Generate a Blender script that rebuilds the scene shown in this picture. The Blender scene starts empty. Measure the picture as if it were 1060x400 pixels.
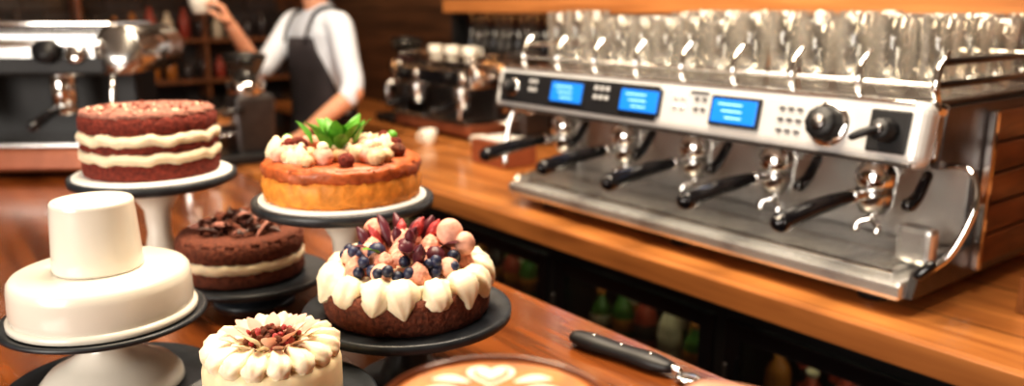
import bpy, bmesh, math, random
from mathutils import Vector, Matrix, Euler
random.seed(7)
pi=math.pi
scene=bpy.context.scene
ROT=math.atan2(-.788,.615)   # bar frame: local x = along the bar, local y = across
def W(a,m,z=0): return Vector((.615*a+.788*m, -.788*a+.615*m, z))

# ------------------------------------------------------------ materials
def newmat(name):
    m=bpy.data.materials.new(name); m.use_nodes=True
    return m, m.node_tree.nodes, m.node_tree.links, m.node_tree.nodes['Principled BSDF']
def mat(name,col,rough=.5,metal=0.0,var=.12,scale=30.0,bump=0.0,emit=None,estr=0,sss=0,coat=0):
    m,n,l,p=newmat(name)
    tc=n.new('ShaderNodeTexCoord'); no=n.new('ShaderNodeTexNoise'); no.inputs['Scale'].default_value=scale
    no.inputs['Detail'].default_value=4
    l.new(tc.outputs['Object'],no.inputs['Vector'])
    r=n.new('ShaderNodeValToRGB')
    c=Vector(col)
    a=[max(0,x*(1-var)) for x in c]; b=[min(1,x*(1+var)) for x in c]
    r.color_ramp.elements[0].color=(*a,1); r.color_ramp.elements[1].color=(*b,1)
    r.color_ramp.elements[0].position=.3; r.color_ramp.elements[1].position=.7
    l.new(no.outputs['Fac'],r.inputs['Fac']); l.new(r.outputs['Color'],p.inputs['Base Color'])
    p.inputs['Roughness'].default_value=rough; p.inputs['Metallic'].default_value=metal
    if bump:
        bp=n.new('ShaderNodeBump'); bp.inputs['Strength'].default_value=bump; bp.inputs['Distance'].default_value=.004
        l.new(no.outputs['Fac'],bp.inputs['Height']); l.new(bp.outputs['Normal'],p.inputs['Normal'])
    if emit: p.inputs['Emission Color'].default_value=(*emit,1); p.inputs['Emission Strength'].default_value=estr
    if sss: p.inputs['Subsurface Weight'].default_value=sss; p.inputs['Subsurface Scale'].default_value=.01
    if coat: p.inputs['Coat Weight'].default_value=coat; p.inputs['Coat Roughness'].default_value=.1
    return m
def wood(name,c1,c2,rough=.3,st=(1.2,14,14),coat=.3,planks=0):
    m,n,l,p=newmat(name)
    tc=n.new('ShaderNodeTexCoord'); mp=n.new('ShaderNodeMapping'); mp.inputs['Scale'].default_value=st
    l.new(tc.outputs['Object'],mp.inputs['Vector'])
    no=n.new('ShaderNodeTexNoise'); no.inputs['Scale'].default_value=1.6; no.inputs['Detail'].default_value=8; no.inputs['Distortion'].default_value=.6
    l.new(mp.outputs['Vector'],no.inputs['Vector'])
    r=n.new('ShaderNodeValToRGB')
    r.color_ramp.elements[0].position=.32; r.color_ramp.elements[0].color=(*c1,1)
    r.color_ramp.elements[1].position=.68; r.color_ramp.elements[1].color=(*c2,1)
    l.new(no.outputs['Fac'],r.inputs['Fac'])
    out=r.outputs['Color']
    if planks:
        sx=n.new('ShaderNodeSeparateXYZ'); l.new(tc.outputs['Object'],sx.inputs[0])
        mm=n.new('ShaderNodeMath'); mm.operation='MULTIPLY'; mm.inputs[1].default_value=abs(planks)
        l.new(sx.outputs['Z'] if planks>0 else sx.outputs['Y'],mm.inputs[0])
        fr=n.new('ShaderNodeMath'); fr.operation='FRACT'; l.new(mm.outputs[0],fr.inputs[0])
        gt=n.new('ShaderNodeMath'); gt.operation='GREATER_THAN'; gt.inputs[1].default_value=.03; l.new(fr.outputs[0],gt.inputs[0])
        mx=n.new('ShaderNodeMixRGB'); mx.blend_type='MULTIPLY'; mx.inputs['Fac'].default_value=.7
        l.new(out,mx.inputs[1]); l.new(gt.outputs[0],mx.inputs[2]); out=mx.outputs[0]
    l.new(out,p.inputs['Base Color'])
    p.inputs['Roughness'].default_value=rough; p.inputs['Coat Weight'].default_value=coat; p.inputs['Coat Roughness'].default_value=.15
    bp=n.new('ShaderNodeBump'); bp.inputs['Strength'].default_value=.12; bp.inputs['Distance'].default_value=.002
    l.new(no.outputs['Fac'],bp.inputs['Height']); l.new(bp.outputs['Normal'],p.inputs['Normal'])
    return m
def glassmat(name,tint=(1,1,1),refl=.75,mixmin=.08,dif=.3):
    m,n,l,p=newmat(name); n.remove(p)
    out=[x for x in n if x.type=='OUTPUT_MATERIAL'][0]
    tr=n.new('ShaderNodeBsdfTransparent'); tr.inputs['Color'].default_value=(*tint,1)
    gl=n.new('ShaderNodeBsdfGlossy'); gl.inputs['Roughness'].default_value=.04
    df=n.new('ShaderNodeBsdfDiffuse'); df.inputs['Color'].default_value=(.92,.87,.80,1)
    fr=n.new('ShaderNodeLayerWeight'); fr.inputs['Blend'].default_value=.25
    ad=n.new('ShaderNodeMath'); ad.operation='MULTIPLY_ADD'; ad.inputs[1].default_value=refl; ad.inputs[2].default_value=mixmin
    l.new(fr.outputs['Facing'],ad.inputs[0])
    m1=n.new('ShaderNodeMixShader'); m1.inputs[0].default_value=dif; l.new(gl.outputs[0],m1.inputs[1]); l.new(df.outputs[0],m1.inputs[2])
    m2=n.new('ShaderNodeMixShader'); l.new(ad.outputs[0],m2.inputs[0]); l.new(tr.outputs[0],m2.inputs[1]); l.new(m1.outputs[0],m2.inputs[2])
    l.new(m2.outputs[0],out.inputs['Surface'])
    return m

M_counter=wood('counter_wood',(.075,.020,.005),(.27,.080,.018),.22,(1.2,14,14),.45)
M_bar=wood('bar_wood',(.28,.095,.026),(.60,.245,.072),.30,(1.2,14,14),.4,planks=-4)
M_baredge=wood('bar_edge_wood',(.26,.09,.026),(.50,.20,.06),.4)
M_wallwood=wood('wall_wood',(.045,.021,.011),(.13,.058,.027),.5,(1,10,10),0,planks=6)
M_shelfwood=wood('shelf_wood',(.32,.12,.035),(.58,.24,.08),.4)
M_darkshelf=wood('dark_shelf_wood',(.12,.045,.018),(.26,.10,.04),.4)
M_sidewood=wood('side_wood',(.10,.033,.013),(.27,.095,.033),.4,(3,3,20))
M_floor=mat('floor_dark',(.05,.04,.035),.4,scale=6)
M_ceil=mat('ceiling_paint',(.28,.22,.17),.8)
M_wallp=mat('wall_plaster',(.32,.25,.18),.8)
M_black=mat('black_paint',(.012,.012,.013),.4)
M_blackgl=mat('black_gloss',(.008,.008,.01),.15,coat=.4)
M_blacksat=mat('black_satin',(.01,.01,.012),.5)
M_slate=mat('dark_plate',(.022,.026,.032),.4,var=.25,scale=60)
M_steel=mat('brushed_steel',(.66,.65,.64),.22,1.0,var=.05)
M_tray=mat('tray_steel',(.80,.79,.77),.27,.75,var=.05)
M_chrome=mat('chrome',(.88,.87,.86),.07,1.0,var=.02)
M_panel=mat('panel_steel',(.84,.84,.84),.28,.35,var=.02)
M_darksteel=mat('dark_steel',(.14,.13,.13),.3,.9)
M_copper=mat('copper_wood',(.30,.10,.05),.35,.3)
M_white=mat('white_ceramic',(.80,.75,.66),.26,var=.02,coat=.4)
M_cream=mat('cream',(.84,.70,.50),.6,var=.05,sss=.15,bump=.5,scale=90)
M_creamw=mat('piped_cream',(.88,.75,.55),.45,var=.05,sss=.2,bump=.2,scale=50)
M_ivory=mat('ivory_icing',(.87,.70,.45),.5,var=.04,sss=.12,bump=.15)
M_redv=mat('red_velvet',(.17,.027,.016),.9,var=.5,scale=170,bump=1)
M_redtop=mat('dusted_crumb',(.36,.16,.12),.95,var=.45,scale=120,bump=1)
M_choc=mat('chocolate_sponge',(.14,.038,.018),.85,var=.5,scale=170,bump=1)
M_chocd=mat('dark_chocolate',(.045,.014,.009),.4,var=.3)
M_orange=mat('orange_glaze',(.76,.29,.045),.6,var=.28,scale=70,coat=.05,bump=.7)
M_redglz=mat('red_glaze',(.40,.095,.025),.5,var=.35,coat=.12,scale=80,bump=.7)
M_board=mat('cake_board',(.82,.80,.76),.5,var=.02)
M_green=mat('mint_green',(.10,.30,.03),.5,var=.4)
M_beige=mat('hazelnut_cream',(.68,.46,.27),.6,var=.35,scale=80,bump=.6)
M_pink=mat('pink_macaron',(.80,.36,.26),.75,var=.3,bump=1,scale=130)
M_rose=mat('rose_fruit',(.84,.42,.31),.6,var=.3,scale=70,bump=.6)
M_berry=mat('blueberry',(.02,.025,.06),.45,var=.5)
M_plum=mat('plum_petal',(.11,.022,.035),.4,var=.4)
M_rasp=mat('raspberry',(.42,.05,.05),.45,var=.4,scale=150,bump=.6)
M_petal=mat('blush_petal',(.80,.50,.40),.5,var=.2)
M_screen=mat('blue_screen',(.01,.10,.40),.3,emit=(.012,.22,.72),estr=.95,var=.02)
M_text=mat('screen_text',(.4,.7,1),.3,emit=(.2,.5,1),estr=.9,var=.02)
M_mark=mat('panel_mark',(.08,.08,.09),.4)
M_skin=mat('skin',(.66,.33,.21),.5,var=.08,sss=.15)
M_nail=mat('nail',(.75,.48,.40),.3,var=.03)
M_shirt=mat('shirt_cloth',(.66,.71,.80),.85,var=.08,bump=.4,scale=12)
M_apron=mat('apron_cloth',(.035,.030,.036),.85,var=.2,scale=10,bump=.4)
M_hair=mat('hair',(.04,.02,.012),.6)
M_trouser=mat('trousers',(.03,.03,.04),.8)
M_brownglz=mat('brown_glaze_cup',(.13,.038,.015),.15,coat=.6,var=.2)
M_crema=mat('crema',(.47,.15,.026),.4,var=.4,scale=60)
M_foam=mat('milk_foam',(.95,.84,.66),.45,var=.03)
M_glass=glassmat('clear_glass',(1,.99,.97),.78,.045,.24)
M_smoke=glassmat('smoked_glass',(.35,.33,.3),.4,.06)
M_doorgl=glassmat('door_glass',(.75,.75,.75),.2,.01,.1)
M_addedglow=mat('added_glow_warm',(1,.8,.5),.5,emit=(1,.48,.16),estr=6)  # warm emitter for the glow strips added to the shelves
M_ledc=mat('led_cool',(.8,1,.8),.5,emit=(.9,1,.65),estr=8)
M_bulb=mat('bulb_glow',(1,.7,.4),.5,emit=(1,.5,.2),estr=14)
M_bot=[mat('bottle_green',(.06,.14,.03),.2),mat('bottle_amber',(.34,.13,.03),.2),mat('bottle_label',(.55,.47,.36),.5),mat('bottle_dark',(.04,.03,.03),.2),mat('bottle_red',(.30,.05,.03),.4)]
M_eye=mat('eye_white',(.85,.85,.83),.2,var=.01); M_iris=mat('iris',(.06,.03,.02),.2); M_lip=mat('lips',(.5,.2,.16),.5)

# ------------------------------------------------------------ builder
def catmull(P,n=6):
    P=[Vector(p) for p in P]; out=[]
    for i in range(len(P)-1):
        p0=P[max(i-1,0)];p1=P[i];p2=P[i+1];p3=P[min(i+2,len(P)-1)]
        for k in range(n):
            t=k/n
            out.append(.5*((2*p1)+(p2-p0)*t+(2*p0-5*p1+4*p2-p3)*t*t+(3*p1-3*p2+p3-p0)*t**3))
    out.append(P[-1]); return out
class B:
    def __init__(s,name,loc=(0,0,0),rz=0.0,parent=None):
        s.name=name;s.loc=loc;s.rz=rz;s.V=[];s.F=[];s.FM=[];s.FS=[];s.mats=[];s.M=Matrix();s.parent=parent
    def add(s,vs,fs,m,smooth=True):
        if m not in s.mats: s.mats.append(m)
        mi=s.mats.index(m);o=len(s.V)
        s.V+= [s.M@Vector(v) for v in vs]
        for f in fs: s.F.append([i+o for i in f]);s.FM.append(mi);s.FS.append(smooth)
    def box(s,c,size,m,bev=0.004,rot=(0,0,0),seg=2):
        bm=bmesh.new(); bmesh.ops.create_cube(bm,size=1)
        for v in bm.verts: v.co=Vector((v.co.x*size[0],v.co.y*size[1],v.co.z*size[2]))
        if bev: bmesh.ops.bevel(bm,geom=bm.edges[:],offset=min(bev,min(size)*.45),segments=seg,affect='EDGES',profile=.5)
        T=Matrix.Translation(c)@Euler(rot).to_matrix().to_4x4()
        bm.verts.index_update()
        s.add([T@v.co for v in bm.verts],[[v.index for v in f.verts] for f in bm.faces],m,False); bm.free()
    def bx(s,a0,a1,m0,m1,z0,z1,m,bev=.004):
        s.box(((a0+a1)/2,(m0+m1)/2,(z0+z1)/2),(a1-a0,m1-m0,z1-z0),m,bev)
    def lathe(s,prof,m,c=(0,0,0),seg=48,fn=None,rot=None,smooth=True):
        T=Matrix.Translation(c)
        if rot is not None: T=T@(rot if isinstance(rot,Matrix) else Euler(rot).to_matrix().to_4x4())
        vs=[];fs=[];n=len(prof)
        for i,(r,z) in enumerate(prof):
            for k in range(seg):
                th=2*pi*k/seg; dr,dz=(fn(th,i,r,z) if fn else (0,0))
                rr=r+dr if r>1e-6 else 0
                vs.append(T@Vector((rr*math.cos(th),rr*math.sin(th),z+dz)))
        for i in range(n-1):
            for k in range(seg):
                k2=(k+1)%seg
                fs.append([i*seg+k,i*seg+k2,(i+1)*seg+k2,(i+1)*seg+k])
        fs.append([k for k in range(seg)][::-1]); fs.append([(n-1)*seg+k for k in range(seg)])
        s.add(vs,fs,m,smooth)
    def cyl(s,c,r,h,m,seg=32,rot=None,bev=.002,r2=None):
        r2=r if r2 is None else r2
        s.lathe([(r-bev,-h/2),(r,-h/2+bev),(r2,h/2-bev),(r2-bev,h/2)],m,c,seg,rot=rot)
    def ball(s,c,r,m,seg=14,rot=None,fn=None):
        if not hasattr(r,'__len__'): r=(r,r,r)
        T=Matrix.Translation(c)
        if rot is not None: T=T@Euler(rot).to_matrix().to_4x4()
        vs=[];fs=[];n=max(6,seg//2+2)
        for i in range(n+1):
            ph=pi*i/n
            for k in range(seg):
                th=2*pi*k/seg; q=fn(th,ph) if fn else 1
                vs.append(T@Vector((r[0]*q*math.sin(ph)*math.cos(th),r[1]*q*math.sin(ph)*math.sin(th),-r[2]*q*math.cos(ph))))
        for i in range(n):
            for k in range(seg):
                k2=(k+1)%seg; fs.append([i*seg+k,i*seg+k2,(i+1)*seg+k2,(i+1)*seg+k])
        s.add(vs,fs,m)
    def tube(s,P,R,m,seg=12,n=6,flat=(1,1),up=None,smoothpath=True):
        P=[Vector(p) for p in P]
        if not hasattr(R,'__len__'): R=[R]*len(P)
        if smoothpath and len(P)>2:
            RV=catmull([Vector((r,0,0)) for r in R],n); P=catmull(P,n); R=[v.x for v in RV]
        t0=(P[1]-P[0]).normalized(); t1=(P[-1]-P[-2]).normalized()
        PP=[P[0]-t0*R[0]*.9,P[0]-t0*R[0]*.6]+P+[P[-1]+t1*R[-1]*.6,P[-1]+t1*R[-1]*.9]
        RR=[R[0]*.35,R[0]*.8]+list(R)+[R[-1]*.8,R[-1]*.35]
        u=Vector(up) if up is not None else (Vector((0,0,1)) if abs(t0.z)<.9 else Vector((1,0,0)))
        vs=[];fs=[]
        for i,p in enumerate(PP):
            t=(PP[min(i+1,len(PP)-1)]-PP[max(i-1,0)]).normalized()
            u=(u-t*u.dot(t)).normalized(); w=t.cross(u)
            for k in range(seg):
                th=2*pi*k/seg; vs.append(p+(w*math.cos(th)*flat[0]+u*math.sin(th)*flat[1])*RR[i])
        N=len(PP)
        for i in range(N-1):
            for k in range(seg):
                k2=(k+1)%seg; fs.append([i*seg+k,i*seg+k2,(i+1)*seg+k2,(i+1)*seg+k])
        fs.append(list(range(seg))[::-1]); fs.append([(N-1)*seg+k for k in range(seg)])
        s.add(vs,fs,m)
    def loft(s,rings,m,seg=28,ax=(1,0,0),ay=(0,1,0),power=2.0):
        ax=Vector(ax);ay=Vector(ay);vs=[];fs=[];N=len(rings)
        for c,rx,ry in rings:
            for k in range(seg):
                th=2*pi*k/seg; cx=math.cos(th);sy=math.sin(th)
                cx=math.copysign(abs(cx)**(2/power),cx);sy=math.copysign(abs(sy)**(2/power),sy)
                vs.append(Vector(c)+ax*rx*cx+ay*ry*sy)
        for i in range(N-1):
            for k in range(seg):
                k2=(k+1)%seg; fs.append([i*seg+k,i*seg+k2,(i+1)*seg+k2,(i+1)*seg+k])
        fs.append(list(range(seg))[::-1]); fs.append([(N-1)*seg+k for k in range(seg)])
        s.add(vs,fs,m)
    def leaf(s,p,d,L,w,m,up=(0,0,1),fold=.25,curl=.3):
        d=Vector(d).normalized();up=Vector(up);sd=d.cross(up)
        if sd.length<.01: sd=Vector((1,0,0))
        sd.normalize();up=sd.cross(d);vs=[];fs=[];n=7
        for i in range(n+1):
            t=i/n;ww=w*math.sin(pi*min(1,(t*.92+.06)))**.8
            c=Vector(p)+d*L*t+up*(-curl*L*t*t)
            vs+= [c-sd*ww+up*ww*fold,c-up*.0004,c+sd*ww+up*ww*fold]
        for i in range(n):
            b=i*3; fs+=[[b,b+1,b+4,b+3],[b+1,b+2,b+5,b+4]]
        s.add(vs,fs,m)
    def done(s,remesh=0,smooth=0,solid=0):
        me=bpy.data.meshes.new(s.name); me.from_pydata([tuple(v) for v in s.V],[],s.F)
        for m in s.mats: me.materials.append(m)
        me.polygons.foreach_set('material_index',s.FM); me.polygons.foreach_set('use_smooth',s.FS)
        bm=bmesh.new();bm.from_mesh(me);bmesh.ops.recalc_face_normals(bm,faces=bm.faces[:]);bm.to_mesh(me);bm.free()
        me.update()
        o=bpy.data.objects.new(s.name,me); scene.collection.objects.link(o)
        o.location=s.loc;o.rotation_euler=(0,0,s.rz)
        if s.parent: o.parent=s.parent
        if remesh:
            r=o.modifiers.new('remesh','REMESH');r.mode='VOXEL';r.voxel_size=remesh;r.use_smooth_shade=True
            if smooth: q=o.modifiers.new('smooth','SMOOTH');q.iterations=smooth;q.factor=.5
        if solid: q=o.modifiers.new('solid','SOLIDIFY');q.thickness=solid
        return o
def empty(name):
    e=bpy.data.objects.new(name,None);scene.collection.objects.link(e);return e

# ------------------------------------------------------------ room
FZ=-.95; CZ=1.95
def wall(name,a0,a1,m0,m1,z0,z1,m):
    b=B(name,rz=ROT);b.bx(a0,a1,m0,m1,z0,z1,m,0);return b.done()
wall('floor',-5.6,2.6,-3.1,2.7,FZ-.1,FZ,M_floor)
wall('ceiling',-5.6,2.6,-3.1,2.7,CZ,CZ+.1,M_ceil)
wall('wall_right',-5.6,2.6,2.55,2.65,FZ,CZ,M_wallwood)
wf=wall('wall_back',-5.6,-5.5,-3.1,2.55,FZ,CZ,M_wallwood)
wall('wall_left',-5.5,2.6,-3.1,-3.0,FZ,CZ,M_wallp)
wall('wall_front',2.5,2.6,-3.0,2.55,FZ,CZ,M_wallp)
b=B('wall_tiles',rz=ROT)
rnd=random.Random(3)
M_bricks=[mat('glazed_brick_%d'%i,c,.35,var=.2) for i,c in enumerate([(.050,.043,.045),(.08,.068,.065),(.035,.03,.03)])]
for r in range(14):
    for k in range(24):
        z=-.3+r*.1; m0=-2.9+k*.215+(r%2)*.107
        if m0+.2<2.5: b.bx(-5.495,-5.48,m0,m0+.205,z,z+.09,M_bricks[rnd.randrange(3)],0)
b.done()
b=B('back_shelf',rz=ROT)
for z in (.05,.30,.62): b.bx(-5.47,-5.25,.3,2.45,z,z+.025,M_darkshelf,.004)
for y in (.32,1.0,1.7,2.43): b.bx(-5.46,-5.27,y-.012,y+.012,-.05,.62,M_darkshelf,.003)
b.bx(-5.46,-5.45,.35,2.4,.608,.615,M_addedglow,0)  # glowing strip added to warm the back shelf
rr=random.Random(12)
for z in (.075,.325):
    for i in range(20):
        y=.4+i*.1; h=rr.uniform(.10,.19)
        b.lathe([(.03,0),(.034,.005),(.034,h*.6),(.024,h*.75),(.014,h*.85),(.014,h)],M_bot[rr.choice((1,1,2,3,3,3,4))],(-5.36,y,z),12)
b.done()

# front counter
b=B('front_counter',rz=ROT)
b.bx(-4.3,1.3,-.35,.889,-.05,0,M_counter,.008)
b.bx(-4.25,1.25,-.27,.84,FZ,-.05,M_wallwood,0)
for i in range(8): b.bx(-4.2+i*.68,-3.6+i*.68,.84,.848,-.85,-.12,M_counter,.004)
b.done()

# back bar with under-counter fridges
b=B('back_bar',rz=ROT)
b.bx(-2.75,1.3,1.35,2.5,-.11,-.05,M_bar,.008)
b.bx(-2.75,1.3,1.345,1.352,-.106,-.054,M_baredge,.002)
b.done()
b=B('bottle_fridge',rz=ROT)
b.bx(-2.74,1.28,1.85,1.88,FZ,-.112,M_black,0)
b.bx(-2.74,1.28,1.38,1.85,FZ,FZ+.08,M_black,0)
bays=[-2.72+i*.56 for i in range(8)]
for x in bays:
    b.bx(x-.015,x+.015,1.385,1.84,FZ+.08,-.112,M_black,0)
for i,x in enumerate(bays[:-1]):
    x0=x+.015;x1=x+.545
    b.bx(x0,x1,1.385,1.41,-.145,-.112,M_black,.003)
    b.bx(x0,x0+.04,1.38,1.40,FZ+.1,-.147,M_blackgl,.003); b.bx(x1-.04,x1,1.38,1.40,FZ+.1,-.147,M_blackgl,.003)
    b.bx(x0+.04,x1-.04,1.38,1.40,-.185,-.147,M_blackgl,.003)
    b.bx(x0+.04,x1-.04,1.388,1.392,FZ+.1,-.185,M_doorgl,0)
    b.tube([(x0+.02,1.36,-.5),(x0+.02,1.36,-.24)],.005,M_darksteel,8)
    for zz in (-.36,-.62): b.bx(x0,x1,1.42,1.83,zz-.008,zz,M_darksteel,0)
    b.bx(x0+.04,x1-.04,1.44,1.455,-.150,-.144,M_ledc,0)
    rr=random.Random(i)
    for zz in (-.36,-.62):
        for k in range(6):
            for q in range(2):
                bx_=x0+.06+k*.082; by=1.50+q*.12; mm=M_bot[rr.randrange(5)]; h=rr.uniform(.10,.15)
                b.lathe([(.028,0),(.03,.005),(.03,h*.6),(.022,h*.76),(.013,h*.85),(.013,h)],mm,(bx_,by,zz),14)
                b.cyl((bx_,by,zz+h*.35),.0308,h*.3,M_bot[rr.choice((1,2,3))],14); b.cyl((bx_,by,zz+h+.006),.015,.014,M_bot[rr.randrange(5)],10)
b.done()

b=B('rear_counter',rz=ROT)
b.bx(-4.9,-2.755,1.95,2.5,-.11,-.05,M_bar,.008); b.bx(-4.88,-2.76,2.0,2.48,FZ,-.11,M_wallwood,0); b.done()
b=B('work_counter',rz=ROT)
b.bx(-3.2,-2.76,.895,1.90,-.10,-.05,M_bar,.008); b.bx(-3.17,-2.8,.93,1.85,FZ,-.10,M_wallwood,0); b.done()

# ------------------------------------------------------------ espresso machine (main)
def espresso_main():
    b=B('espresso_machine',rz=ROT)
    L,R=-1.83,-.68
    b.bx(L,R,1.70,2.04,.0,.30,M_tray,.01)
    b.bx(L-.02,R+.01,1.48,2.06,.225,.33,M_steel,.015)
    b.bx(L+.02,R-.02,1.695,1.70,.03,.22,M_tray,.002)
    b.bx(L,R,1.42,2.04,-.02,.018,M_tray,.008)
    b.bx(L+.03,R-.03,1.45,1.69,.016,.021,M_tray,.001)
    n=46
    for i in range(n):
        x=L+.04+(R-L-.08)*i/(n-1); b.bx(x-.008,x+.008,1.455,1.685,.021,.026,M_tray,.001)
    for y in (1.45,1.57,1.69): b.bx(L+.03,R-.03,y-.004,y+.004,.022,.028,M_chrome,.001)
    b.bx(L,R,1.415,1.423,-.012,.012,M_tray,.003)
    for x in (L+.1,-1.25,R-.09):
        for y in (1.5,1.95): b.cyl((x,y,-.035),.03,.029,M_black,20)
    for x in (L-.01,R+.005):
        vs=[];pr=[(1.44,-.015),(2.05,-.015),(2.05,.33),(1.5,.33),(1.49,.22),(1.66,.20),(1.66,.05),(1.46,.03)]
        for dx in (-.008,.008): vs+=[(x+dx,p[0],p[1]) for p in pr]
        k=len(pr); fs=[list(range(k)),[k+i for i in range(k)][::-1]]+[[i,(i+1)%k,k+(i+1)%k,k+i] for i in range(k)]
        b.add(vs,fs,M_chrome if x<-1 else M_darksteel,False)
    for k_ in range(5): b.bx(R+.013,R+.022,1.68,2.03,.005+k_*.062,.062+k_*.062,M_sidewood,.003)
    b.bx(R+.013,R+.03,1.665,1.68,.0,.315,M_chrome,.003)
    b.box((R-.03,1.53,.065),(.07,.04,.075),M_tray,.012)
    # control panel
    b.M=Matrix.Translation((-1.285,1.452,.282))@Matrix.Rotation(math.radians(-12),4,'X')
    b.box((0,0,0),(1.235,.055,.120),M_panel,.022,seg=4)
    b.box((0,.03,.050),(1.235,.06,.03),M_chrome,.012,seg=3)
    b.box((0,-.026,.054),(1.18,.006,.006),M_chrome,.002)
    b.box((0,-.022,-.056),(1.20,.012,.008),M_darksteel,.002)
    b.box((-.29,-.0285,.0),(.59,.004,.082),M_blacksat,.0015)
    for x,w in ((-.305,.118),(-.05,.118),(.22,.112)):
        b.box((x,-.031,0.002),(w+.014,.006,.064),M_blacksat,.002)
        b.box((x,-.035,.002),(w,.003,.050),M_screen,.001)
        for q in range(3): b.box((x-.01+.006*q,-.037,.016-q*.014),(w*.55-.01*q,.001,.003),M_text,0)
    def knob(x,r,z=0,ring=True):
        T=Matrix.Rotation(pi/2,4,'X')
        if ring: b.lathe([(r*1.25,0),(r*1.28,.006),(r*1.1,.010),(0,.010)],M_chrome,(x,-.026,z),32,rot=T)
        b.lathe([(r,0),(r*1.0,.012),(r*.92,.03),(r*.8,.036),(0,.036)],M_blacksat,(x,-.03,z),32,rot=T,fn=lambda th,i,rr,zz:(.03*rr*math.cos(10*th),0))
        b.lathe([(r*.45,0),(r*.4,.003),(0,.003)],M_darksteel,(x,-.066,z),20,rot=T)
    knob(-.53,.020); knob(.435,.034)
    b.box((.552,-.028,0),(.075,.008,.078),M_blacksat,.01); knob(.552,.022,0,False)
    b.tube([(.552,-.06,0),(.535,-.075,-.008),(.515,-.08,-.02)],[.009,.008,.007],M_blacksat)
    for x0,c in ((-.455,2),(-.20,3),(.055,2),(.115,2),(.33,3)):
        for i in range(c):
            for j in range(3 if x0>.3 else 2):
                x=x0+i*.02; z=.022-j*.022
                if x0<.02: b.box((x,-.032,z),(.011,.004,.011),M_panel,.001)
                else: b.box((x,-.0295,z),(.013,.004,.006),M_mark if x0>.1 else M_panel,.001)
    b.box((.12,-.029,.036),(.05,.002,.006),M_mark,0)
    b.M=Matrix()
    for gi,a in enumerate((-1.73,-1.49,-1.26,-1.035,-.81)):
        b.lathe([(.02,.0),(.036,.0),(.040,.012),(.040,.035),(.030,.05),(.030,.09)],M_chrome,(a,1.545,.155),28)
        b.tube([(a,1.60,.20),(a,1.56,.225)],.03,M_steel)
        b.lathe([(.012,-.05),(.026,-.046),(.034,-.03),(.037,-.012),(.037,.002),(.03,.004)],M_steel,(a,1.545,.153),28)
        b.tube([(a,1.545,.11),(a,1.54,.095),(a-.02,1.53,.085),(a-.022,1.525,.07)],.007,M_chrome)
        b.tube([(a,1.545,.11),(a,1.54,.095),(a+.02,1.53,.085),(a+.022,1.525,.07)],.007,M_chrome)
        b.tube([(a,1.51,.146),(a-.008,1.47,.146)],.010,M_chrome)
        b.tube([(a-.008,1.475,.146),(a-.016,1.43,.142),(a-.028,1.37,.133),(a-.04,1.30,.118),(a-.042,1.29,.116)],[.012,.0155,.0175,.020,.017],M_blackgl,14)
        b.cyl((a-.009,1.472,.146),.015,.008,M_chrome,16,rot=(pi/2,0,0))
        b.tube([(a+.11,1.52,.20),(a+.11,1.49,.165),(a+.105,1.47,.15)],[.01,.011,.014],M_blackgl)
    b.tube([(R+.0,1.52,.22),(R+.06,1.50,.225),(R+.085,1.48,.17),(R+.065,1.45,.08),(R+.03,1.42,.04)],.0065,M_chrome,12)
    b.tube([(R+.045,1.43,.06),(R+.03,1.42,.04)],.010,M_blackgl,12)
    b.tube([(L+.0,1.50,.21),(L-.05,1.48,.215),(L-.06,1.46,.15),(L-.05,1.44,.06)],.0075,M_chrome,12)
    b.bx(L,R,1.50,2.04,.33,.342,M_darksteel,.003)
    for i in range(9):
        x=L+(R-L)*i/8
        b.tube([(x,1.485,.335),(x,1.470,.365),(x,1.478,.40),(x+.002,1.500,.425)],[.007,.0075,.0065,.005],M_chrome,10)
        b.tube([(x,2.045,.335),(x,2.045,.405)],.006,M_chrome,10)
    b.tube([(R,1.475,.37),(R,2.045,.37)],.007,M_blackgl,10); b.tube([(R,1.485,.41),(R,2.045,.41)],.007,M_blackgl,10)
    b.tube([(L,1.475,.37),(R,1.475,.37)],.004,M_chrome,10)
    b.tube([(L,1.49,.405),(L,2.045,.405)],.006,M_chrome,10); b.tube([(L,2.045,.405),(R,2.045,.405)],.006,M_chrome,10)
    b.done()
    g=B('drinking_glasses',rz=ROT)
    rr=random.Random(5)
    for i in range(14):
        for j in range(4):
            x=L+.05+i*(R-L-.09)/13; y=1.555+j*.125
            h=rr.choice((.135,.14,.15,.155)); r=.035
            x+=rr.uniform(-.003,.003); y+=rr.uniform(-.006,.006)
            g.lathe([(r*.72,0),(r*.78,.003),(r*.9,h*.5),(r*1.0,h-.001),(r*.97,h),(r*.92,h-.001),(r*.82,h*.5),(r*.68,.014),(0.001,.014)],M_glass,(x,y,.343),24)
    g.done()
espresso_main()

b=B('bottle_shelf',rz=ROT)
b.bx(-3.5,-.3,2.30,2.55,.24,.265,M_darkshelf,.004)
b.bx(-3.5,-.3,2.30,2.55,.52,.545,M_shelfwood,.004)
b.bx(-3.5,-.3,2.295,2.31,.485,.547,M_shelfwood,.004)  # front lip added to hide the glowing strip
for x in (-3.45,-2.4,-1.3,-.35): b.bx(x-.012,x+.012,2.32,2.55,.265,.52,M_black,.002)
b.bx(-3.4,-.4,2.35,2.36,.512,.519,M_addedglow,0)  # glowing strip added behind the lip to light the glasses
b.done()
b=B('dark_tumblers',rz=ROT); rr=random.Random(2)
for i in range(15):
    for j in range(2):
        h=.2+.02*rr.random()
        b.lathe([(.022,0),(.024,.003),(.031,h),(.028,h),(.021,.01),(.001,.01)],M_smoke if (i+j)%3 else M_blackgl,(-3.37+i*.062,2.38+j*.09,.265),16)
b.done()
b=B('shelf_bottles',rz=ROT)
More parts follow.
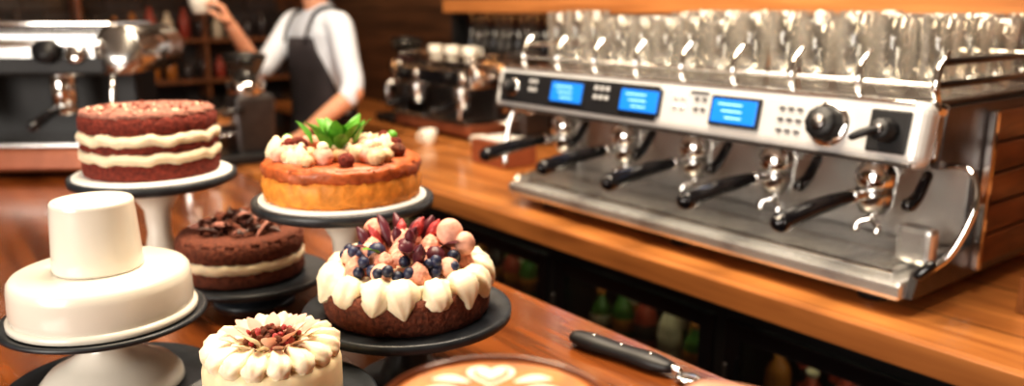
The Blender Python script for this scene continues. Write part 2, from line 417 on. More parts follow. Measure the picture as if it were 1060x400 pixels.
for i in range(18):
    if i in (9,): continue
    h=rr.uniform(.17,.23); mm=M_bot[rr.choice((1,3,3,4,0))]
    b.lathe([(.03,0),(.033,.005),(.033,h*.6),(.024,h*.72),(.012,h*.82),(.012,h)],mm,(-2.25+i*.1,2.42,.265),14)
    b.cyl((-2.25+i*.1,2.42,.265+h*.32),.0338,h*.3,M_bot[rr.choice((1,2,3))],14)
b.done()
b=B('wooden_cabinet',rz=ROT)
b.bx(-.62,-.58,2.1,2.5,-.049,.235,M_shelfwood,.004); b.bx(.9,.94,2.1,2.5,-.049,.235,M_shelfwood,.004)
for z in (-.049,.06,.212): b.bx(-.62,.94,2.1,2.5,z,z+.025,M_shelfwood,.004)
b.bx(-.6,.92,2.47,2.49,-.03,.2,M_wallwood,0)
for k in range(7): b.box((-.45+k*.17,2.25,.125),(.1,.18,.075),M_bot[(1,3,4,1,3)[k%5]],.01)
b.done()
b=B('wooden_crate',rz=ROT)
b.bx(-.56,.2,1.62,1.64,-.049,.02,M_shelfwood,.003); b.bx(-.56,.2,2.0,2.02,-.049,.02,M_shelfwood,.003)
b.bx(-.56,-.54,1.62,2.02,-.049,.02,M_shelfwood,.003); b.bx(.18,.2,1.62,2.02,-.049,.02,M_shelfwood,.003); b.bx(-.55,.19,1.63,2.01,-.049,-.035,M_shelfwood,0)
b.done()

# ------------------------------------------------------------ other machines
def machine2(name,loc,rz,w,d,h,groups=2,plain=False):
    b=B(name,loc,rz)
    b.box((0,0,.055*h/.46),(w,d,.07*h/.46),M_copper,.012)
    b.box((0,-.01,.098*h/.46),(w*.98,d*.96,.016),M_steel,.004)
    b.box((0,d*.25,h*.45),(w*.94,d*.42,h*.55),M_blacksat if plain else M_darksteel,.01)
    b.box((0,0.0,h*.78),(w,d*.9,h*.30),M_steel,.03,seg=4)
    if plain:
        b.box((0,-d*.46,h*.84),(w*.92,.02,h*.05),M_chrome,.006); b.box((0,-d*.455,h*.70),(w*.92,.02,h*.10),M_blacksat,.006)
    else: b.box((0,-d*.46,h*.76),(w*.9,.02,h*.18),M_blackgl,.006)
    b.box((0,-d*.02,h*.955),(w*.96,d*.8,.014),M_chrome,.004)
    for s_ in (-1,1):
        b.lathe([(.0,-d*.46),(h*.14,-d*.46),(h*.155,-d*.44),(h*.155,d*.44),(h*.14,d*.46),(0,d*.46)],M_steel if plain else M_chrome,(s_*w*.5,0,h*.79),28,rot=(pi/2,0,0))
        b.tube([(s_*w*.47,-d*.45,h*.62),(s_*w*.5,-d*.6,h*.6),(s_*w*.49,-d*.62,h*.3)],.008,M_chrome,10)
        for yy in (-d*.35,d*.35): b.cyl((s_*w*.42,yy,.011),.025,.02,M_black,16)
    for i in range(groups):
        x=-w*.3+w*.6*i/max(1,groups-1)
        b.cyl((x,-d*.3,h*.55),.036,.09,M_chrome,24); b.cyl((x,-d*.3,h*.43),.034,.04,M_steel,24)
        b.tube([(x,-d*.34,h*.43),(x,-d*.5,h*.42),(x,-d*.8,h*.37)],[.009,.013,.016],M_blackgl)
        b.lathe([(.026,0),(.026,.01),(.02,.014),(0,.014)],M_chrome,(x+.08,-d*.47-.006,h*.77),20,rot=(pi/2,0,0))
        b.lathe([(.034 if plain else .02,0),(.032 if plain else .02,.03),(0,.03)],M_blacksat,(x,-d*.47-.006,h*.79),20,rot=(pi/2,0,0))
    if not plain:
        for s_ in (-1,1): b.tube([(s_*w*.46,-d*.38,h*.96),(s_*w*.46,-d*.38,h*1.04),(s_*w*.46,d*.38,h*1.04),(s_*w*.46,d*.38,h*.96)],.005,M_chrome,8,smoothpath=False)
        b.tube([(-w*.46,-d*.38,h*1.04),(w*.46,-d*.38,h*1.04)],.005,M_chrome,8)
    b.done()
machine2('espresso_machine',(-1.67,2.62,0.001),math.radians(4),.98,.42,.48,3,True)
p=W(-3.15,2.13); machine2('espresso_machine',(p.x,p.y,-.049),ROT,.62,.30,.34,2)
def grinder(loc,rz,h=.42):
    b=B('coffee_grinder',loc,rz)
    b.box((0,0,.02),(.18,.26,.04),M_black,.01); b.box((0,.03,.14),(.13,.15,.22),M_darksteel,.02,seg=3)
    b.lathe([(.05,.24),(.065,.25),(.07,.29),(.055,.30)],M_chrome,(0,.02,0),24)
    b.lathe([(.04,.30),(.075,.37),(.078,h),(.074,h),(.036,.305)],M_smoke,(0,.02,0),24)
    b.lathe([(.079,h),(.08,h+.01),(.02,h+.02),(0,h+.02)],M_black,(0,.02,0),24)
    b.box((0,-.07,.17),(.05,.08,.06),M_chrome,.01); b.tube([(-.03,-.04,.11),(-.03,-.13,.10),(.03,-.13,.10),(.03,-.04,.11)],.005,M_chrome,8,smoothpath=False)
    b.tube([(.07,-.02,.2),(.1,-.1,.19)],.007,M_black); b.done()
p=W(-2.98,1.07); grinder((p.x,p.y,-.049),ROT,.38)
p=W(-3.62,2.14); grinder((p.x,p.y,-.049),ROT,.40)
p=W(-2.66,2.13); grinder((p.x,p.y,-.049),ROT,.36)
def mug(name,loc,r=.038,h=.07,m=None,rz=0):
    b=B(name,loc,rz); m=m or M_white
    b.lathe([(r*.65,0),(r*.7,.002),(r*.95,h*.5),(r,h),(r*.93,h),(r*.86,h*.5),(r*.6,.006),(.001,.006)],m,(0,0,0),28)
    b.tube([(r*.9,0,h*.8),(r*1.5,0,h*.8),(r*1.5,0,h*.35),(r*.85,0,h*.3)],.004,m,10); return b.done()
for a,m_ in ((-2.62,1.88),(-2.48,1.97),(-2.9,1.82)):
    p=W(a,m_); mug('coffee_cup',(p.x,p.y,-.049),.036,.06,rz=random.random()*6)
for a in (-3.3,-3.16,-3.02):
    p=W(a,2.12); mug('coffee_cup',(p.x,p.y,-.049+.334),.034,.055)
b=B('napkin_box',rz=ROT); b.bx(-2.45,-2.25,1.72,1.87,-.049,.04,M_copper,.006); b.bx(-2.43,-2.27,1.74,1.85,.04,.046,M_board,.002); b.done()
b=B('milk_pitcher',tuple(W(-2.45,.72,.001))); b.lathe([(.04,0),(.045,.003),(.047,.05),(.036,.085),(.038,.10),(.035,.10),(.033,.085),(.043,.05),(.0,.006)],M_chrome,seg=28)
b.tube([(.037,0,.09),(.07,0,.085),(.07,0,.04),(.045,0,.03)],.005,M_chrome,10); b.done()

# ------------------------------------------------------------ cake stands
def stand(name,x,y,zt,rp,rf,mp,ms,lip=.004,board=None,stem=.016):
    b=B(name,(x,y,0))
    h=zt-.012
    b.lathe([(rp*.3,h-.006),(rp*.9,h-.003),(rp,h+.004),(rp,zt+lip-.001),(rp-.004,zt+lip),(rp-.012,zt),(0,zt)],mp,seg=64)
    if h>.03:
        b.lathe([(rf,0),(rf,.004),(rf*.93,.010),(rf*.55,h*.16),(stem*1.4,h*.36),(stem,h*.55),(stem*1.15,h*.75),(stem*2.4,h*.94),(stem*3,h-.004)],ms,seg=40)
    if board: b.lathe([(board,zt),(board,zt+.006),(board-.003,zt+.008),(0,zt+.008)],M_board,seg=64)
    return b.done()
def side(b,r,z0,z1,m,wav=0,fr=9,bulge=.002,seg=96,ph=0,irr=.001):
    h=z1-z0
    f=lambda th,i,rr,zz:(irr*math.sin(17*th+i*2+ph)+irr*.8*math.sin(31*th+ph+i), (wav*(math.sin(fr*th+ph)+.6*math.sin(fr*1.7//1*th+1+ph)) if 0<i<7 else 0))
    b.lathe([(r*.96,z0),(r-.002,z0),(r+bulge*.6,z0+h*.2),(r+bulge,z0+h*.5),(r+bulge*.6,z0+h*.8),(r-.002,z1),(r*.96,z1),(0,z1)],m,seg=seg,fn=f)

# red velvet
X,Y=-.632,1.423
stand('cake_stand',X,Y,.215,.139,.055,M_slate,M_white,board=.131,stem=.020)
b=B('red_velvet_cake',(X+.0,Y,.2235))
side(b,.110,0,.030,M_redv); side(b,.111,.026,.046,M_cream,.0022,11,.005); side(b,.110,.044,.060,M_redv,irr=.0014)
side(b,.111,.056,.077,M_cream,.0024,10,.005,ph=1,irr=.0014); side(b,.110,.075,.104,M_redv)
side(b,.106,.100,.112,M_redtop,.0,8,irr=.002)
for i in range(120):
    t=random.random()*2*pi;r=.1*math.sqrt(random.random()); b.ball((r*math.cos(t),r*math.sin(t),.112),random.uniform(.0015,.004),random.choice((M_redtop,M_redv,M_cream)),6)
b.done()

# orange glazed torte
X,Y=-.262,1.246
stand('cake_stand',X,Y,.213,.139,.060,M_slate,M_white,board=.128,stem=.019)
b=B('orange_glazed_cake',(X,Y,.2215))
side(b,.118,0,.040,M_orange,irr=.0014); side(b,.1185,.036,.056,M_redglz,.0012,7,.002,irr=.0014)
b.lathe([(.118,.052),(.114,.058),(.10,.060),(0,.060)],M_redglz,seg=64)
rr=random.Random(11)
for i in range(46):
    t=rr.random()*2*pi; r=.100*math.sqrt(rr.random()); s=rr.uniform(.010,.016)
    mm=rr.choice((M_beige,M_beige,M_cream,M_cream,M_cream,M_rose,M_choc,M_redv))
    if mm is M_cream: b.lathe([(s,0),(s*1.05,s*.5),(s*.7,s*1.3),(s*.2,s*2),(0,s*2.1)],mm,(r*math.cos(t),r*math.sin(t),.059),24,fn=lambda th,i_,a_,z_:(a_*.14*math.cos(7*th+i_*.5),0))
    else: b.ball((r*math.cos(t),r*math.sin(t),.060+s*.7),(s,s,s*.9),mm,12,fn=lambda th,ph:1+.08*math.sin(5*th+i)*math.sin(4*ph))
for i in range(9):
    t=rr.random()*2*pi; r=.070+.02*rr.random(); s=.015
    x_,y_=r*math.cos(t),r*math.sin(t)
    b.ball((x_,y_,.071),s,rr.choice((M_beige,M_redv,M_rose)),12,fn=lambda th,ph:1+.08*math.sin(5*th+i)*math.sin(4*ph)); b.ball((x_,y_,.084),s*.6,rr.choice((M_redv,M_green,M_cream)),10)
for i in range(22):
    t=rr.random()*2*pi; r=rr.uniform(0,.045); d=Vector((math.cos(t)*.5,math.sin(t)*.5,rr.uniform(.7,1.4)))
    b.leaf((r*math.cos(t)-.006,r*math.sin(t),.072+rr.random()*.012),d,rr.uniform(.032,.050),.0105,M_green,fold=.3,curl=.25)
b.done()

# chocolate layer cake
X,Y=-.4547,1.377
stand('cake_stand',X,Y,.050,.131,.07,M_slate,M_slate,stem=.03,lip=.001)
b=B('chocolate_cake',(X-.018,Y,.052))
side(b,.104,0,.026,M_choc); side(b,.104,.022,.042,M_cream,.001,12,.0035); side(b,.104,.039,.072,M_choc,bulge=.003)
b.lathe([(.104,.069),(.100,.075),(.09,.077),(0,.076)],M_choc,seg=64)
rr=random.Random(4)
for i in range(95):
    t=rr.random()*2*pi; r=.066*math.sqrt(rr.random()); z=.078+(.068-r)*.45*rr.random()
    c=Vector((r*math.cos(t),r*math.sin(t),z+.006)); d=Vector((rr.uniform(-1,1),rr.uniform(-1,1),rr.uniform(-.2,.9))).normalized()*rr.uniform(.010,.022)
    if i%3: b.tube([c-d,c+Vector((0,0,.003)),c+d],[.002,.005,.0015],rr.choice((M_chocd,M_choc,M_redtop)),6,n=3)
    else: b.leaf(c-d,d,.03,.008,M_chocd,curl=.4)
b.done()

# berry cake
X,Y=-.140,1.045
stand('cake_stand',X,Y,.108,.139,.075,M_slate,M_slate,stem=.024,lip=.003)
b=B('berry_cream_cake',(X,Y,.1085))
side(b,.108,0,.045,M_choc,bulge=.003); side(b,.094,.043,.060,M_creamw)
N=16
for i in range(N):
    t=2*pi*i/N+.1+.05*math.sin(i*4.1); c,s_=math.cos(t),math.sin(t)
    f=lambda th,j,a_,z_:(a_*.11*math.cos(6*th+j*.7),0)
    sc_=1+.13*math.sin(i*2.3)
    R_=Matrix.Rotation(t+.25*math.sin(i*1.7),4,'Z')@Matrix.Rotation(math.radians(141+6*math.sin(i*3.3)),4,'Y')
    b.lathe([(.002,-.020*sc_),(.012,-.018*sc_),(.0195*sc_,-.008),(.0205*sc_,.003),(.017,.014),(.010,.022),(.003,.027*sc_),(0,.028*sc_)],M_creamw,(.096*c,.096*s_,.049),30,rot=R_,fn=f)
def swirl(cx,cy,z,s,m):
    b.lathe([(s,0),(s*1.08,s*.35),(s*.92,s*.7),(s*.95,s*.8),(s*.65,s*1.2),(s*.35,s*1.5),(0,s*1.75)],m,(cx,cy,z),24,fn=lambda th,j,a_,z_:(a_*.10*math.cos(6*th+j*.8),0))
rr=random.Random(21)
for i in range(20):
    t=2*pi*i/20; r=.073
    k=i%4
    if k==0: swirl(r*math.cos(t),r*math.sin(t),.060,.015,M_pink)
    elif k in (1,3):
        for q in range(4): b.ball((r*math.cos(t)+rr.uniform(-.013,.013),r*math.sin(t)+rr.uniform(-.013,.013),.068+.005*q),.0078,M_berry,12)
    else:
        b.ball((r*math.cos(t),r*math.sin(t),.070),(.014,.014,.013),M_rose,14,fn=lambda th,ph:1+.05*math.sin(6*th))
        b.ball((r*math.cos(t)*1.12,r*math.sin(t)*1.12,.073),.0075,M_berry,12)
for i in range(32):
    t=rr.random()*2*pi; r=.060*math.sqrt(rr.random()); s=rr.uniform(.010,.016)
    mm=rr.choice((M_pink,M_pink,M_rose,M_pink,M_plum,M_rose,M_pink,M_berry))
    q1=rr.random()*6; z=.070+(.06-r)*.35+rr.random()*.006
    if mm in (M_pink,) : swirl(r*math.cos(t),r*math.sin(t),z-.004,s,mm)
    else: b.ball((r*math.cos(t),r*math.sin(t),z+.003),(s,s,s*1.05),mm,14,fn=lambda th,ph:1+.08*math.sin(5*th+q1)*math.sin(4*ph))
for i in range(18):
    t=rr.random()*2*pi; r=rr.uniform(.005,.062)
    d=Vector((math.cos(t)*.6+rr.uniform(-.3,.3),math.sin(t)*.6,1)); k=rr.uniform(.7,1.15)
    z0=.078+(.06-r)*.2
    b.tube([Vector((r*math.cos(t),r*math.sin(t),z0)),Vector((r*math.cos(t),r*math.sin(t),z0+.005))+d*.016*k,Vector((r*math.cos(t),r*math.sin(t),z0+.005))+d*.027*k],[.0055,.0075,.0025],rr.choice((M_plum,M_plum,M_plum,M_rasp)),8,n=3)
for i in range(10):
    t=rr.random()*2*pi; r=.05; b.leaf((r*math.cos(t),r*math.sin(t),.088),(math.cos(t),math.sin(t),.8),.028,.008,rr.choice((M_green,M_plum)))
b.ball((.058,.0,.104),(.018,.014,.020),M_rose,16,fn=lambda th,ph:1+.06*math.sin(8*th)); b.ball((.078,-.008,.092),(.014,.012,.016),M_rose,16,fn=lambda th,ph:1+.06*math.sin(8*th)); b.ball((-.045,.03,.100),(.016,.016,.016),M_pink,16)
b.done()

# small ivory cake (front)
X,Y=-.262,.838
stand('cake_stand',X,Y,.077,.112,.07,M_slate,M_slate,stem=.024)
b=B('ivory_cream_cake',(X,Y,.0775))
b.lathe([(.070,0),(.0735,.002),(.074,.02),(.074,.045),(.072,.053),(.066,.058),(.05,.059),(0,.059)],M_ivory,seg=64)
N=16
for i in range(N):
    t=2*pi*i/N; c,s_=math.cos(t),math.sin(t)
    R_=Matrix.Rotation(t,4,'Z')@Matrix.Rotation(math.radians(-74),4,'Y')
    b.lathe([(.002,-.014),(.009,-.012),(.0130,-.004),(.0120,.007),(.0075,.020),(.002,.031),(0,.032)],M_creamw,(.060*c,.060*s_,.063),25,rot=R_,fn=lambda th,j,a_,z_:(a_*.15*math.cos(5*th+j*.6),0))
rr=random.Random(8)
for k_,(n_,rad_,el,L_) in enumerate(((12,.031,.9,.028),(8,.019,1.5,.028))):
    for i in range(n_):
        t=2*pi*i/n_+k_*.2; b.leaf((rad_*math.cos(t),rad_*math.sin(t),.068),(math.cos(t),math.sin(t),el),L_,.0085,rr.choice((M_petal,M_cream,M_petal,M_petal)),fold=.4,curl=.15)
for i in range(60):
    t=rr.random()*2*pi; r=.030*math.sqrt(rr.random()); b.ball((r*math.cos(t),r*math.sin(t),.068+rr.random()*.014),(rr.uniform(.003,.006),.0034,.0034),rr.choice((M_redv,M_choc,M_choc,M_rasp)),8,rot=(rr.random()*3,rr.random()*3,0))
b.done()

# white tiered stand at left
X,Y=-.536,1.023
b=B('serving_plate',(X,Y,0)); b.lathe([(.09,0),(.12,.003),(.135,.010),(.133,.012),(.118,.006),(0,.005)],M_slate,seg=64); b.done()
b=B('cake_stand',(X,Y,.006))
b.lathe([(.085,0),(.090,.004),(.088,.014),(.078,.026),(.055,.038),(.036,.052),(.028,.07),(.032,.085),(.06,.094)],M_white,seg=56)
b.lathe([(.05,.090),(.115,.094),(.126,.099),(.126,.104),(.122,.105),(.115,.102),(0,.102)],M_slate,seg=64)
b.done()
b=B('white_tier_cake',(X,Y,.109))
b.lathe([(.104,0),(.109,.003),(.1105,.02),(.1095,.045),(.108,.056),(.104,.061),(.097,.0635),(0,.063)],M_white,seg=72)
b.lathe([(.1115,.0),(.1145,.002),(.1145,.008),(.1105,.011)],M_white,seg=72)
b.done()
b=B('upturned_cup',(X-.002,Y,.1735))
b.lathe([(.048,.0),(.0535,.0),(.0545,.004),(.0530,.03),(.0505,.074),(.0495,.083),(.0495,.087),(.0475,.090),(.043,.090),(.040,.086),(0,.085)],M_white,seg=56)
b.done()

# cake server / knife
b=B('cake_knife',(0,0,0))
P0=Vector((.100,1.172,.013));P1=Vector((.218,1.066,.013))
d=(P1-P0).normalized()
b.tube([P0,P0+d*.03,P0+d*.08,P0+d*.13,P1],[.0125,.0145,.0125,.014,.010],M_blacksat,14,flat=(1.25,.85))
for q in (.03,.08,.13): b.ball(P0+d*q+Vector((0,0,.0110)),(.003,.003,.002),M_steel,10)
b.tube([P1,P1+d*.018],[.006,.005],M_steel)
b.lathe([(0,-.001),(.015,-.001),(.018,.001),(.017,.003),(.010,.0045),(0,.005)],M_steel,tuple(P1+d*.032+Vector((0,0,-.008))),28)
b.done()

# ------------------------------------------------------------ latte cup + hand
CX,CY,RZ=-.010,.424,.284
hold=empty('latte_cup')
b=B('cup_body',(CX,CY,RZ-.062),parent=hold)
r=.067
b.lathe([(.026,0),(.030,0),(.031,.004),(.045,.014),(.058,.032),(.065,.050),(r,.061),(.0665,.0625),(.0645,.062),(.063,.056),(.055,.034),(.042,.017),(.026,.008),(0,.007)],M_brownglz,seg=72)
b.tube([(.061,0,.048),(.078,0,.050),(.090,0,.040),(.086,0,.024),(.070,0,.018),(.050,0,.022)],[.006,.0055,.0055,.0055,.0055,.006],M_brownglz,14)
b.done()
b=B('coffee_surface',(CX,CY,RZ-.062),parent=hold)
b.lathe([(0,.0570),(.0620,.0572),(.0634,.0592),(.0607,.0590),(.03,.0588),(0,.0588)],M_crema,seg=64)
def shape(pts,z,m):
    c=Vector((sum(p[0] for p in pts)/len(pts),sum(p[1] for p in pts)/len(pts),z+.0004))
    n=len(pts); b.add([(p[0],p[1],z) for p in pts]+[c],[[i,(i+1)%n,n] for i in range(n)],m)
def heart(cx,cy,w,h):
    o=[]
    for k in range(40):
        t=2*pi*k/40; x=16*math.sin(t)**3; y=13*math.cos(t)-5*math.cos(2*t)-2*math.cos(3*t)-math.cos(4*t)
        o.append((cx+x/16*w/2,cy+y/17*h/2))
    return o
shape(heart(-.003,.043,.030,.036),.0592,M_foam)
shape(heart(-.003,.0425,.022,.027),.0598,M_crema)
shape(heart(-.003,.0435,.018,.021),.0604,M_foam)
for s_ in (-1,1):
    for k in range(5):
        y0=.033-k*.014; x0=.022+.003*k if k<3 else .024; L_=.022-.002*abs(k-1)
        up=[];dn=[]
        for i in range(11):
            t=i/10; x=x0*.6+L_*t*1.15; y=y0+.010*math.sin(t*pi*.6)-.006*t; w=.0046*math.sin(pi*(t*.9+.05))
            up.append((s_*x-.002,y+w)); dn.append((s_*x-.002,y-w))
        shape(up+dn[::-1],.0594,M_foam)
b.done()

def hand_parts(b,wr,F,N,side,curls,m,sc=1.0,thumb=None,nails=True):
    F=Vector(F).normalized();N=Vector(N);N=(N-F*N.dot(F)).normalized();S=F.cross(N)*side
    wr=Vector(wr)
    rings=[(0,.026,.021),(.018,.031,.019),(.04,.039,.017),(.065,.042,.015),(.085,.040,.013),(.093,.034,.009)]
    b.loft([(wr+F*t*sc,a_*sc,c_*sc) for t,a_,c_ in rings],m,24,S,N,2.4)
    offs=(.031,.010,-.011,-.030);lens=((.040,.026,.021),(.045,.029,.022),(.041,.027,.021),(.032,.021,.018));rad=(.0095,.0098,.0092,.008)
    fwd=(.083,.088,.084,.076)
    for i in range(4):
        p=wr+(F*fwd[i]+S*offs[i])*sc; ang=0;P=[p-F*.012*sc,p];Rr=[rad[i]*sc]*2
        for j in range(3):
            ang+=curls[i][j]; d=F*math.cos(ang)+N*math.sin(ang); p=p+d*lens[i][j]*sc; P.append(p); Rr.append(rad[i]*sc*(1.0,.92,.78)[j])
        b.tube(P,Rr,m,12,n=5)
        if nails: b.ball(p-d*.004*sc+(F*math.sin(ang)-N*math.cos(ang))*rad[i]*.62*sc,(.0055*sc,.0055*sc,.0035*sc),M_nail,10)
    if thumb is None:
        p=wr+F*.022*sc+S*.026*sc; P=[p,p+(F*.45+S*.6+N*.45)*.042*sc,p+(F*.45+S*.6+N*.45)*.042*sc+(F*.8+S*.15+N*.5)*.034*sc,p+(F*.45+S*.6+N*.45)*.042*sc+(F*.8+S*.15+N*.5)*.034*sc+(F*.75+N*.6-S*.1)*.026*sc]
    else: P=[wr+F*.022*sc+S*.022*sc]+[Vector(q) for q in thumb]
    b.tube(P,[.014*sc,.012*sc,.0112*sc,.0088*sc],m,12,n=5)
hd=empty('holding_hand')
b=B('hand_skin',parent=hd)
wr=Vector((.157,.345,.2385)); c90=math.radians
hand_parts(b,wr,(-.20,.93,.22),(-1,-.25,.05),1,[(c90(70),c90(72),c90(45)),(c90(68),c90(75),c90(45)),(c90(68),c90(78),c90(45)),(c90(70),c90(80),c90(45))],M_skin,.96,
   thumb=[(.136,.380,.266),(.112,.393,.266),(.092,.406,.262)],nails=False)
b.tube([wr+Vector((-.002,.012,.002)),wr+Vector((.012,-.04,-.018)),wr+Vector((.045,-.16,-.07)),wr+Vector((.075,-.26,-.11))],[.026,.028,.038,.044],M_skin,20,flat=(1,.85))
b.done(remesh=.002,smooth=2)
b=B('thumb_nail',parent=hd); b.ball((.0905,.4065,.2698),(.0065,.005,.0022),M_nail,14); b.done()
b=B('sleeve',parent=hd)
b.tube([wr+Vector((.030,-.115,-.052)),wr+Vector((.06,-.21,-.09)),wr+Vector((.095,-.33,-.14)),wr+Vector((.12,-.45,-.16))],[.045,.05,.056,.060],M_shirt,22)
b.done()

# ------------------------------------------------------------ barista
bar=empty('barista')
C=Vector((-.845,3.66,0)); SX=Vector((.70,-.714,0)).normalized(); FW=Vector((-.714,-.70,0)).normalized()
def Q(s,f,z): return C+SX*s+FW*f+Vector((0,0,z))
shL=Q(-.165,.02,.44); shR=Q(.165,.0,.43)
elL=Vector((-1.085,3.56,.235)); wrL=Vector((-1.150,3.43,.435))
elR=Vector((-.650,3.40,.165)); wrR=Vector((-.845,3.300,.008))
b=B('shirt',parent=bar)
def torso(b,m,g=0):
    T=[(-.03,.160,.112),(.06,.150,.106),(.15,.148,.106),(.25,.160,.113),(.33,.172,.116),(.40,.180,.110),(.45,.155,.093),(.48,.105,.078),(.505,.065,.062),(.53,.056,.056)]
    b.loft([(Q(0,-.01 if z>.3 else 0,z),a_+g,c_+g) for z,a_,c_ in T],m,32,SX,FW,2.3)
torso(b,M_shirt,0)
b.tube([Q(-.11,0,.43),shL,shL.lerp(elL,.5),elL.lerp(shL,.12),elL.lerp(wrL,.10)],[.06,.060,.054,.048,.045],M_shirt,20)
b.tube([Q(.11,0,.42),shR,shR.lerp(elR,.5),elR.lerp(shR,.12),elR.lerp(wrR,.12)],[.06,.060,.054,.048,.045],M_shirt,20)
b.done(remesh=.009,smooth=4)
b=B('body_skin',parent=bar)
b.tube([elL,elL.lerp(wrL,.4),wrL],[.038,.036,.026],M_skin,18)
b.tube([elR,elR.lerp(wrR,.4),wrR],[.040,.038,.026],M_skin,18)
b.tube([Q(0,0,.47),Q(0,.01,.53),Q(0,.02,.60)],[.055,.053,.055],M_skin,20)
H=Q(0,.03,.69)
b.loft([(H+Vector((0,0,z))+FW*f,a_,c_) for z,f,a_,c_ in [(-.115,.045,.022,.025),(-.10,.035,.045,.055),(-.07,.02,.060,.075),(-.03,.005,.069,.088),(.01,0,.073,.094),(.05,-.005,.074,.095),(.085,-.01,.064,.082),(.108,-.012,.042,.055),(.118,-.012,.015,.02)]],M_skin,28,SX,FW,2.15)
b.tube([H+FW*.09+Vector((0,0,.02)),H+FW*.108+Vector((0,0,-.01)),H+FW*.112+Vector((0,0,-.028))],[.008,.011,.014],M_skin,12)
for s_ in (-1,1):
    b.ball(H+SX*s_*.074+FW*-.005+Vector((0,0,-.008)),(.012,.022,.032),M_skin,12,rot=(0,0,math.atan2(SX.y,SX.x)))
b.done(remesh=.006,smooth=3)
b=B('face_details',parent=bar)
for s_ in (-1,1):
    e=H+SX*s_*.030+FW*.083+Vector((0,0,.006)); b.ball(e,(.013,.013,.010),M_eye,14); b.ball(e+FW*.0095,(.006,.006,.006),M_iris,12)
    b.tube([e+SX*-.014+Vector((0,0,.020))+FW*.006,e+Vector((0,0,.025))+FW*.008,e+SX*.014+Vector((0,0,.021))+FW*.006],.003,M_hair,8)
b.tube([H+SX*-.022+FW*.088+Vector((0,0,-.062)),H+FW*.095+Vector((0,0,-.064)),H+SX*.022+FW*.088+Vector((0,0,-.062))],[.003,.006,.003],M_lip,10)
b.done()
b=B('hair_cap',parent=bar)
b.loft([(H+Vector((0,0,z))+FW*f,a_,c_) for z,f,a_,c_ in [(-.04,-.045,.066,.055),(.0,-.035,.078,.075),(.045,-.022,.082,.092),(.085,-.014,.074,.095),(.115,-.012,.055,.072),(.132,-.012,.022,.03)]],M_hair,28,SX,FW,2.2)
b.done()
b=B('hand_raised',parent=bar); hand_parts(b,wrL,(-.35,-.15,1),(-1,-.3,-.25),1,[(.7,.7,.5)]*4,M_skin,.95,nails=False); b.done(remesh=.0035,smooth=2)
b=B('hand_resting',parent=bar); hand_parts(b,wrR,(-.80,-.25,-.35),(.1,.1,-1),-1,[(.15,.25,.2),(.2,.25,.2),(.2,.3,.2),(.25,.3,.2)],M_skin,.95,nails=False); b.done(remesh=.0035,smooth=2)
b=B('apron',parent=bar)
vs=[];fs=[];rows=[(-.62,.235,.20),(-.4,.22,.185),(-.15,.185,.150),(-.02,.173,.128),(.06,.165,.122),(.15,.162,.122),(.25,.168,.128),(.33,.168,.129),(.385,.16,.122)]
K=16
for z,a_,c_ in rows:
    half=pi*.52 if z<.1 else pi*(.52-.30*min(1,(z-.1)/.26))
    for k in range(K+1):
        t=-half+2*half*k/K; vs.append(Q(a_*math.sin(t),c_*math.cos(t)+(.006*math.sin(k*1.9) if z<0 else 0),z))
for i in range(len(rows)-1):
    for k in range(K): q=i*(K+1)+k; fs.append([q,q+1,q+K+2,q+K+1])
b.add(vs,fs,M_apron)
for s_ in (-1,1): b.tube([Q(s_*.085,.122,.37),Q(s_*.085,.098,.44),Q(s_*.078,.055,.492),Q(s_*.06,-.04,.50),Q(s_*.0,-.125,.40),Q(-s_*.09,-.115,.2),Q(-s_*.13,-.08,.05)],.012,M_apron,8,flat=(1.4,.35))
b.tube([Q(.162,.05,.04),Q(.166,-.04,.04),Q(.1,-.115,.04),Q(0,-.125,.04),Q(-.1,-.115,.04),Q(-.166,-.04,.04),Q(-.162,.05,.04)],.010,M_apron,8,flat=(.4,1.5))
b.done(solid=.004)
b=B('trousers',parent=bar)
b.loft([(Q(0,0,z),a_,c_) for z,a_,c_ in [(-.16,.15,.115),(-.10,.168,.122),(-.03,.165,.116),(.02,.156,.111)]],M_trouser,28,SX,FW,2.3)
for s_ in (-1,1): b.tube([Q(s_*.085,0,-.10),Q(s_*.095,.015,-.45),Q(s_*.10,-.005,-.70),Q(s_*.10,-.01,-.885)],[.090,.07,.058,.052],M_trouser,18)
b.done(remesh=.01,smooth=3)
b=B('shoes',parent=bar)
for s_ in (-1,1): b.tube([Q(s_*.10,-.05,-.91),Q(s_*.10,.05,-.912),Q(s_*.105,.16,-.922)],[.04,.043,.032],M_blackgl,16,flat=(1,.8))
b.done()
cp=B('held_cup',tuple(wrL+Vector((-.105,-.04,.050))),parent=bar); cp.lathe([(.028,0),(.031,.002),(.042,.04),(.045,.085),(.042,.085),(.038,.04),(.02,.006),(.001,.006)],M_white,seg=28)
cp.tube([(.041,0,.065),(.064,0,.06),(.060,0,.03),(.037,0,.026)],.004,M_white,10); cp.done()

# pendant lamps
for i,(a,m_,z) in enumerate(((-5.0,.55,.56),(-5.1,1.0,.60),(-4.9,1.6,.70),(-2.2,2.1,.95),(-1.3,2.1,.95),(-.5,2.1,.95))):
    p=W(a,m_); b=B('pendant_lamp',(p.x,p.y,z))
    b.tube([(0,0,.12),(0,0,CZ-z-.005)],.004,M_black,6); b.lathe([(.015,.13),(.03,.11),(.09,.03),(.10,0),(.096,0),(.085,.03),(.026,.10)],M_copper,seg=28)
    b.ball((0,0,.02),(.03,.03,.036),M_bulb,16); b.done()

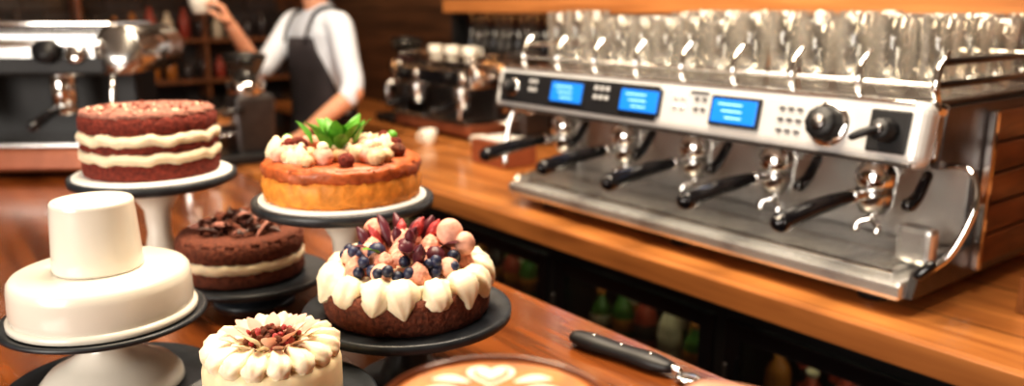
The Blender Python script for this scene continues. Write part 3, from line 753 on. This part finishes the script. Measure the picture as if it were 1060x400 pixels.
# ------------------------------------------------------------ lights
def area(name,loc,target,size,power,col,sy=None):
    l=bpy.data.lights.new(name,'AREA'); l.shape='RECTANGLE'; l.size=size; l.size_y=sy or size; l.energy=power; l.color=col
    o=bpy.data.objects.new(name,l); scene.collection.objects.link(o); o.location=loc
    o.rotation_euler=(Vector(target)-Vector(loc)).to_track_quat('-Z','Y').to_euler(); return o
area('added_fill_front',(-.45,1.2,1.9),(-.35,1.15,0),.8,40,(1,.82,.58),.45)  # unseen area lamp added to light the cakes from above
area('added_fill_bar',tuple(W(-1.2,1.15,1.9)),tuple(W(-1.2,1.55,0)),1.7,60,(1,.87,.70),.35)  # unseen lamp added over the aisle to brighten the machine front
area('added_fill_rear',tuple(W(-3.3,1.4,1.9)),tuple(W(-3.3,1.5,0)),.9,22,(1,.78,.55),.5)  # unseen lamp added to brighten the barista's end
area('added_key_left',tuple(W(-.3,-2.7,.9)),(-.3,1.6,0),1.9,105,(1,.93,.84),1.3)  # key lamp added inside the closed wall, standing in for daylight
b=B('added_window_frame',rz=ROT)  # unseen frame on the solid wall, added to go with the key lamp
for x in (-1.2,.2,1.6): b.bx(x-.03,x+.03,-2.99,-2.94,-.2,1.7,M_black,0)
for z in (-.2,.75,1.7): b.bx(-1.23,1.63,-2.99,-2.94,z-.03,z+.03,M_black,0)
b.done()
w=bpy.data.worlds.new('world'); scene.world=w; w.use_nodes=True
w.node_tree.nodes['Background'].inputs[0].default_value=(.8,.75,.7,1); w.node_tree.nodes['Background'].inputs[1].default_value=.4

# ------------------------------------------------------------ camera
cam=bpy.data.cameras.new('camera'); co=bpy.data.objects.new('camera',cam); scene.collection.objects.link(co)
co.location=(0,0,.5); co.rotation_euler=(math.radians(90-12.6),0,0)
cam.sensor_width=36; cam.lens=36*850/1060; cam.clip_start=.02
cam.dof.use_dof=True; cam.dof.focus_distance=.86; cam.dof.aperture_fstop=2.9
scene.camera=co
scene.view_settings.view_transform='Standard'
try: scene.view_settings.look='Medium High Contrast'
except Exception: pass
scene.view_settings.exposure=0.1
